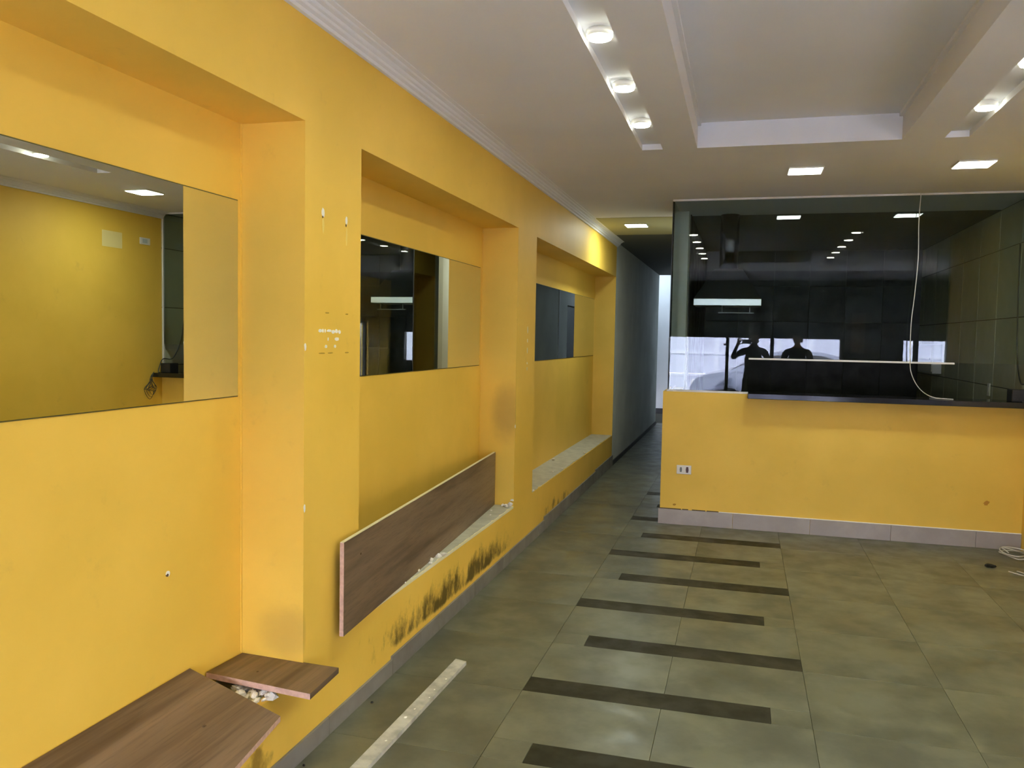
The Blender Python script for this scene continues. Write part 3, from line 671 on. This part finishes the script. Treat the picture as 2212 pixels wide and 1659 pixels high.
# ------------------------------------------------------------------ street front behind the camera
def front():
    # dark facade with openings, seen in the glass
    zt = 1.635
    ops = [(0.10, 1.17), (1.23, 1.99), (2.06, 3.24), (4.32, 4.49), (4.58, 5.04)]
    bl = [(-0.42, 0.10, YF-0.15, YF, 0, 2.92), (3.24, 4.32, YF-0.15, YF, 0, 2.92), (5.04, XW+0.15, YF-0.15, YF, 0, 2.92), (0.10, 3.24, YF-0.15, YF, 2.5, 2.92), (4.32, 5.04, YF-0.15, YF, 2.5, 2.92)]
    M_FAC = mat('dark_grey_facade_paint', (0.05, 0.05, 0.055), 0.7)
    struct(boxes('wall_front', bl, M_FAC))
    bm = bmesh.new(); box(bm, 3.42, 3.66, YF, YF+0.012, 1.35, 2.1, bev=0.002); tag(link('notice_board', bm, mat('brown_notice_board', (0.26, 0.20, 0.17), 0.7)), 'plain brownish board on the dark front wall, seen only reflected in the glass', 'board')
    for i, (lab, a, b, z0) in enumerate((('dark roller shutter half lowered over the three left street doors', 0.10, 3.24, zt), ('dark roller shutter half lowered over the narrow right-hand street windows', 4.32, 5.04, zt))):
        r = empty('roller_shutter', ((a+b)/2, YF-0.08, z0), lab, 'roller shutter')
        z = z0
        while z < 2.5:
            bm = bmesh.new(); box(bm, a, b, YF-0.095, YF-0.08, z, min(z+0.0785, 2.52), bev=0.004); link('slat', bm, M_DKMET, r); z += 0.078
        bm = bmesh.new(); box(bm, a, b, YF-0.105, YF-0.07, z0-0.03, z0, bev=0.003); link('bottom_rail', bm, M_DKMET, r)
    for (x0, x1) in ((1.17, 1.23), (1.99, 2.06), (4.49, 4.58)):
        lab = {1.17: 'dark door post between the left and middle street openings', 1.99: 'dark door post between the middle and right street openings', 4.49: 'dark post dividing the narrow street windows'}[x0]
        r = empty('door_post', ((x0+x1)/2, YF-0.05, 0), lab, 'post')
        bm = bmesh.new(); box(bm, x0, x1, YF-0.07, YF-0.02, 0.0, zt-0.03, bev=0.004); link('profile', bm, M_DKMET, r)
        if x0 == 1.17:
            bm = bmesh.new(); cyl(bm, (1.155, YF-0.03, 1.47), 0.018, 0.05, 'X', 12); link('lock_knob', bm, M_DKMET, r)
    bm = bmesh.new(); box(bm, 4.32, 5.04, YF-0.15, YF, 0.0, 1.0); struct(link('wall_front_sill', bm, M_FAC))
    # street
    struct(boxes('wall_added_dark_band', [(9.45, 9.5, -12, 6, -0.1, 1.42)], mat('dark_light_cut_band', (0.10, 0.10, 0.10), 0.9)))  # unseen dark band added to cut light from low down
    struct(boxes('wall_added_sky_block', [(9.5, 9.8, -12, 6, -0.1, 5.5)], mat('pale_sky_block', (0.42, 0.42, 0.44), 0.9)))  # unseen wall added to block the sky beyond the side opening
    struct(boxes('pavement', [(-8, 12, -5.0, YF-0.15, -0.2, -0.02), (XW+0.15, 12, YF-0.15, 6, -0.2, -0.02)], M_PAVE))
    struct(boxes('street', [(-14, 18, -12.5, -5.0, -0.3, -0.12)], M_ASPH))
    struct(boxes('pavement_far', [(-14, 18, -15.2, -12.5, -0.3, -0.02)], M_PAVE))
    r = empty('street_gate', (2.0, -14.0, -0.02), 'long white sheet-metal gate across the street, seen reflected in the glass', 'gate')
    xs = [-0.31+0.97*(k-9) for k in range(24)]
    for a, b in zip(xs[:-1], xs[1:]):
        bm = bmesh.new(); box(bm, a+0.06, b-0.06, -14.03, -14.0, 0.45, 1.10, bev=0.004); link('panel', bm, M_GATE, r)
        bm = bmesh.new(); box(bm, a+0.06, b-0.06, -14.03, -14.0, 1.16, 3.0, bev=0.004); link('panel', bm, M_GATE, r)
        bm = bmesh.new(); box(bm, a-0.07, a+0.07, -14.05, -13.97, -0.02, 3.05, bev=0.005); link('upright', bm, M_GATE2, r)
    bm = bmesh.new(); box(bm, -9, 14, -14.03, -14.0, -0.02, 0.37); link('kick_plate', bm, M_GATE, r)
    for z in (0.40, 1.13, 3.04):
        bm = bmesh.new(); box(bm, -9, 14, -14.05, -13.96, z-0.035, z+0.035, bev=0.005); link('rail', bm, M_GATE2, r)
    # parked car
    r = empty('parked_car', (2.3, -5.9, -0.12), 'pale silver hatchback parked outside, seen reflected in the glass', 'car')
    M_CAR = mat('silver_blue_car_paint', (0.22, 0.24, 0.33), 0.3, metal=0.3, coat=0.6)
    side = [(0.36, 0.10), (0.34, 0.45), (0.44, 0.66), (0.75, 0.78), (1.25, 0.88), (1.95, 1.26), (2.4, 1.34), (3.2, 1.32), (3.75, 1.18), (4.05, 0.85), (4.18, 0.75), (4.2, 0.12), (3.75, 0.08), (3.6, 0.3), (3.3, 0.36), (3.0, 0.3), (2.86, 0.08), (1.6, 0.08), (1.47, 0.3), (1.18, 0.36), (0.9, 0.3), (0.76, 0.08)]
    bm = bmesh.new(); fs = prism(bm, side, 'Y', -6.7, -5.1)
    for v in bm.verts:
        if v.co.z > 0.9: v.co.y = -5.9+(v.co.y+5.9)*(1-0.22*(v.co.z-0.9)/0.45)
    es = [e for e in bm.edges]; bmesh.ops.bevel(bm, geom=es, offset=0.03, segments=2, affect='EDGES')
    link('body', bm, M_CAR, r, True)
    M_CG = mat('car_window_glass', (0.02, 0.02, 0.03), 0.08)
    for nm, pts in (('side_window', [(1.52, 0.93), (2.05, 1.22), (2.55, 1.27), (2.58, 0.93)]), ('side_window', [(2.65, 0.93), (2.63, 1.27), (3.15, 1.25), (3.62, 1.12), (3.72, 0.93)])):
        bm = bmesh.new()
        for f in (prism(bm, pts, 'Y', -5.20, -5.09),): pass
        for v in bm.verts: v.co.y = -5.9+(v.co.y+5.9)*(1-0.22*max(0, v.co.z-0.9)/0.45)
        link(nm, bm, M_CG, r)
    bm = bmesh.new(); vsx = [bm.verts.new(p) for p in ((1.22, -6.5, 0.905), (1.22, -5.3, 0.905), (1.93, -5.42, 1.275), (1.93, -6.38, 1.275))]; f = bm.faces.new(vsx)
    bmesh.ops.solidify(bm, geom=[f], thickness=0.02); link('windscreen', bm, mat('sky_reflecting_windscreen', (0.5, 0.52, 0.55), 0.06, metal=0.9), r)
    for x in (1.18, 3.3):
        for y in (-5.16, -6.64):
            bm = bmesh.new(); cyl(bm, (x, y, 0.18), 0.30, 0.18, 'Y', 28); wh = link('wheel', bm, mat('tyre_rubber', (0.02, 0.02, 0.02), 0.8), r)
            bm = bmesh.new(); cyl(bm, (x, y+(0.095 if y > -6 else -0.095), 0.18), 0.18, 0.01, 'Y', 20); link('hub_cap', bm, M_STEEL, wh)
    bm = bmesh.new(); lump(bm, (0.42, -5.35, 0.58), 0.09, (0.7, 1.3, 0.8), 0.0, 2); link('headlamp', bm, M_WPLA, r, True)
front()

# ------------------------------------------------------------------ people (behind the camera, seen in the glass)
M_SKIN = mat('skin', (0.42, 0.25, 0.17), 0.55)
M_SHIRT = mat('dark_navy_shirt', (0.022, 0.025, 0.035), 0.85, bump=(60, 0.2))
M_JEAN = mat('dark_jeans', (0.030, 0.036, 0.052), 0.9, bump=(90, 0.2))
M_SHOE = mat('dark_shoe', (0.012, 0.012, 0.012), 0.6)
M_HAIR = mat('dark_hair', (0.012, 0.009, 0.007), 0.7, bump=(120, 0.4))
M_GSHIRT = mat('charcoal_shirt', (0.030, 0.030, 0.032), 0.85, bump=(60, 0.2))
def person(name, label, x, y, elbows, wrists, tips, shirt, turn=0.0, headturn=0.0, short=False):
    root = empty(name, (x, y, 0.0), label, 'person')
    V = []; E_ = []; Rr = []
    def v(p, r, par=None):
        V.append(p); Rr.append(r if isinstance(r, tuple) else (r, r)); i = len(V)-1
        if par is not None: E_.append((par, i))
        return i
    pel = v((0, 0, 0.94), (0.150, 0.115)); wst = v((0, 0.005, 1.08), (0.135, 0.105), pel); ch = v((0, 0.0, 1.27), (0.170, 0.118), wst)
    nb = v((0, -0.01, 1.41), (0.085, 0.08), ch); nk = v((0, 0.0, 1.475), 0.052, nb); hd = v((0, 0.01, 1.53), 0.055, nk)
    for s, k in ((-1, 0), (1, 1)):
        hp = v((0.095*s, 0, 0.86), 0.092, pel); kn = v((0.115*s, 0.02, 0.48), 0.060, hp); cf = v((0.118*s, -0.005, 0.32), 0.056, kn); an = v((0.122*s, -0.01, 0.10), 0.040, cf)
        hl = v((0.124*s, -0.02, 0.055), 0.042, an); to = v((0.135*s, 0.14, 0.035), (0.042, 0.032), hl)
        cl = v((0.10*s, -0.005, 1.385), 0.062, nb); sh = v((0.180*s, -0.01, 1.375), 0.066, cl)
        e = Vector(elbows[k]); w_ = Vector(wrists[k]); t = Vector(tips[k])
        um = v(tuple((Vector((0.175*s, -0.01, 1.375))+e)/2), 0.050, sh); el = v(tuple(e), 0.040, um)
        fm = v(tuple(e.lerp(w_, 0.35)), 0.040, el); wr = v(tuple(w_), 0.027, fm)
        d = (t-w_).normalized(); pc = w_+d*0.045; pe = w_+d*0.085
        side = d.cross(Vector((0, 1, 0))).normalized() if abs(d.y) < 0.9 else Vector((1, 0, 0))
        pm = v(tuple(pc), (0.030, 0.018), wr); pk = v(tuple(pe), (0.032, 0.014), pm)
        curl = Vector((0, 1, 0)) if abs(d.y) < 0.7 else Vector((0, 0, -1))
        for q, (o_, L) in enumerate(((-0.030, 0.062), (-0.010, 0.074), (0.010, 0.070), (0.029, 0.054))):
            b0 = pe+side*o_; f0 = v(tuple(b0+d*0.008), 0.0095, pk); f1 = v(tuple(b0+d*(L*0.5)+curl*0.006), 0.0088, f0); v(tuple(b0+d*(L*0.85)+curl*0.026), 0.0078, f1)
        tb = pc-side*0.026; t0 = v(tuple(tb-side*0.012+d*0.005), 0.0115, pm); t1 = v(tuple(tb-side*0.030+d*0.022+curl*0.01), 0.0100, t0); v(tuple(tb-side*0.032+d*0.048+curl*0.022), 0.0088, t1)
    me = bpy.data.meshes.new('body'); me.from_pydata(V, E_, []); o = bpy.data.objects.new('body', me); C.objects.link(o)
    sk = o.modifiers.new('skin', 'SKIN'); sk.use_smooth_shade = True
    for i, sv in enumerate(me.skin_vertices[0].data): sv.radius = Rr[i]; sv.use_root = (i == 0)
    sb = o.modifiers.new('sub', 'SUBSURF'); sb.levels = 1; sb.render_levels = 1
    dg = bpy.context.evaluated_depsgraph_get(); dg.update(); m2 = bpy.data.meshes.new_from_object(o.evaluated_get(dg)); bpy.data.objects.remove(o)
    bm = bmesh.new(); bm.from_mesh(m2)
    # head: shaped, with nose, ears, brow
    hc = Vector((0, 0.015, 1.605)); Rz = Matrix.Rotation(headturn, 3, 'Z')
    def addball(c, r, sub=3, face=None):
        q = bmesh.ops.create_icosphere(bm, subdivisions=sub, radius=1.0)
        for vv in q['verts']:
            co = Vector((vv.co.x*r[0], vv.co.y*r[1], vv.co.z*r[2]))
            if face:
                if co.z < 0: co.x *= 1-0.32*(-co.z/r[2])**1.3; co.y = co.y*(1-0.15*(-co.z/r[2])) + 0.012*(-co.z/r[2])
                if co.y > 0 and abs(co.x) < 0.045 and 0.0 < co.z < 0.04: co.y -= 0.006
            vv.co = Rz @ (co+Vector(c)) + hc
    addball((0, 0, 0), (0.076, 0.094, 0.112), 3, True)
    addball((0, 0.096, -0.012), (0.011, 0.016, 0.020), 2); addball((0, 0.086, -0.052), (0.024, 0.010, 0.008), 2); addball((0, 0.086, -0.062), (0.020, 0.009, 0.006), 2); addball((0, 0.070, -0.098), (0.024, 0.020, 0.014), 2)
    for s in (-1, 1): addball((0.077*s, -0.004, -0.004), (0.010, 0.018, 0.030), 2)
    me2 = bpy.data.meshes.new('body')
    for f in bm.faces:
        c = f.calc_center_median(); f.smooth = True
        ax = abs(c.x)
        hand = False
        for k in (0, 1):
            W0 = Vector(wrists[k]); dd = (Vector(tips[k])-W0).normalized(); q = c-W0; t_ = q.dot(dd)
            if -0.012 < t_ < 0.24 and (q-dd*t_).length < 0.068 and (c.z > 0.97 or abs(c.x) > 0.188) and (k == 0) == (c.x < W0.x+0.07 if k == 0 else c.x < W0.x-0.07): hand = True
        if hand or c.z > 1.455: f.material_index = 0
        elif c.z < 0.085: f.material_index = 3
        elif c.z < 0.95 and ax < 0.26: f.material_index = 2
        else: f.material_index = 1
    bm.to_mesh(me2); bm.free()
    for m in (M_SKIN, shirt, M_JEAN, M_SHOE): me2.materials.append(m)
    b = bpy.data.objects.new('body', me2); C.objects.link(b); b.parent = root
    # hair cap
    bm = bmesh.new(); q = bmesh.ops.create_icosphere(bm, subdivisions=3, radius=1.0)
    for vv in q['verts']:
        co = Vector((vv.co.x*0.083, vv.co.y*0.101-0.004, vv.co.z*0.120)); 
        lim = 0.045 if co.y > 0.03 else (-0.01 if co.y > -0.03 else -0.06)
        if co.z < lim: co.z = lim-0.003; co.x *= 0.90; co.y = co.y*0.86 if co.y > 0 else co.y*0.93
        vv.co = Rz @ co + hc
    h = link('hair', bm, M_HAIR, None, True); h.parent = root
    for s in (-1, 1):
        bm = bmesh.new(); q = bmesh.ops.create_icosphere(bm, subdivisions=2, radius=0.0095)
        for vv in q['verts']: vv.co = Rz @ (vv.co+Vector((0.031*s, 0.076, 0.012))) + hc
        e_ = link('eye', bm, mat('eye_white', (0.7, 0.7, 0.68), 0.2), None, True); e_.parent = root
    root.rotation_euler.z = turn
    return root
# photographer: camera lens sits at world (1.50, 0, 1.55)
PX, PY = 1.665, -0.36
person('person', 'person in a dark shirt holding up a phone, reflected in the glass', PX, PY,
       [(-0.34, 0.10, 1.26), (0.25, 0.10, 1.24)], [(-0.265, 0.265, 1.47), (0.035, 0.265, 1.47)], [(-0.215, 0.32, 1.60), (-0.010, 0.32, 1.60)], M_SHIRT)
person('person', 'person in charcoal shirt with arms down, beside the one holding a phone', 2.36, -0.42,
       [(-0.245, -0.02, 1.11), (0.245, -0.02, 1.11)], [(-0.225, 0.07, 0.88), (0.225, 0.07, 0.88)], [(-0.215, 0.10, 0.72), (0.215, 0.10, 0.72)], M_GSHIRT, 0.0, 0.5)
def phone():
    r = empty('smartphone', (1.52, -0.012, 1.55), 'black phone held up in landscape by the photographer, reflected in the glass', 'phone')
    bm = bmesh.new(); box(bm, 1.475, 1.620, -0.020, -0.012, 1.500, 1.572, bev=0.003); link('case', bm, M_BPLA, r)
    bm = bmesh.new(); cyl(bm, (1.5012, -0.010, 1.55), 0.006, 0.003, 'Y', 14); link('lens', bm, M_BLACK, r)
phone()
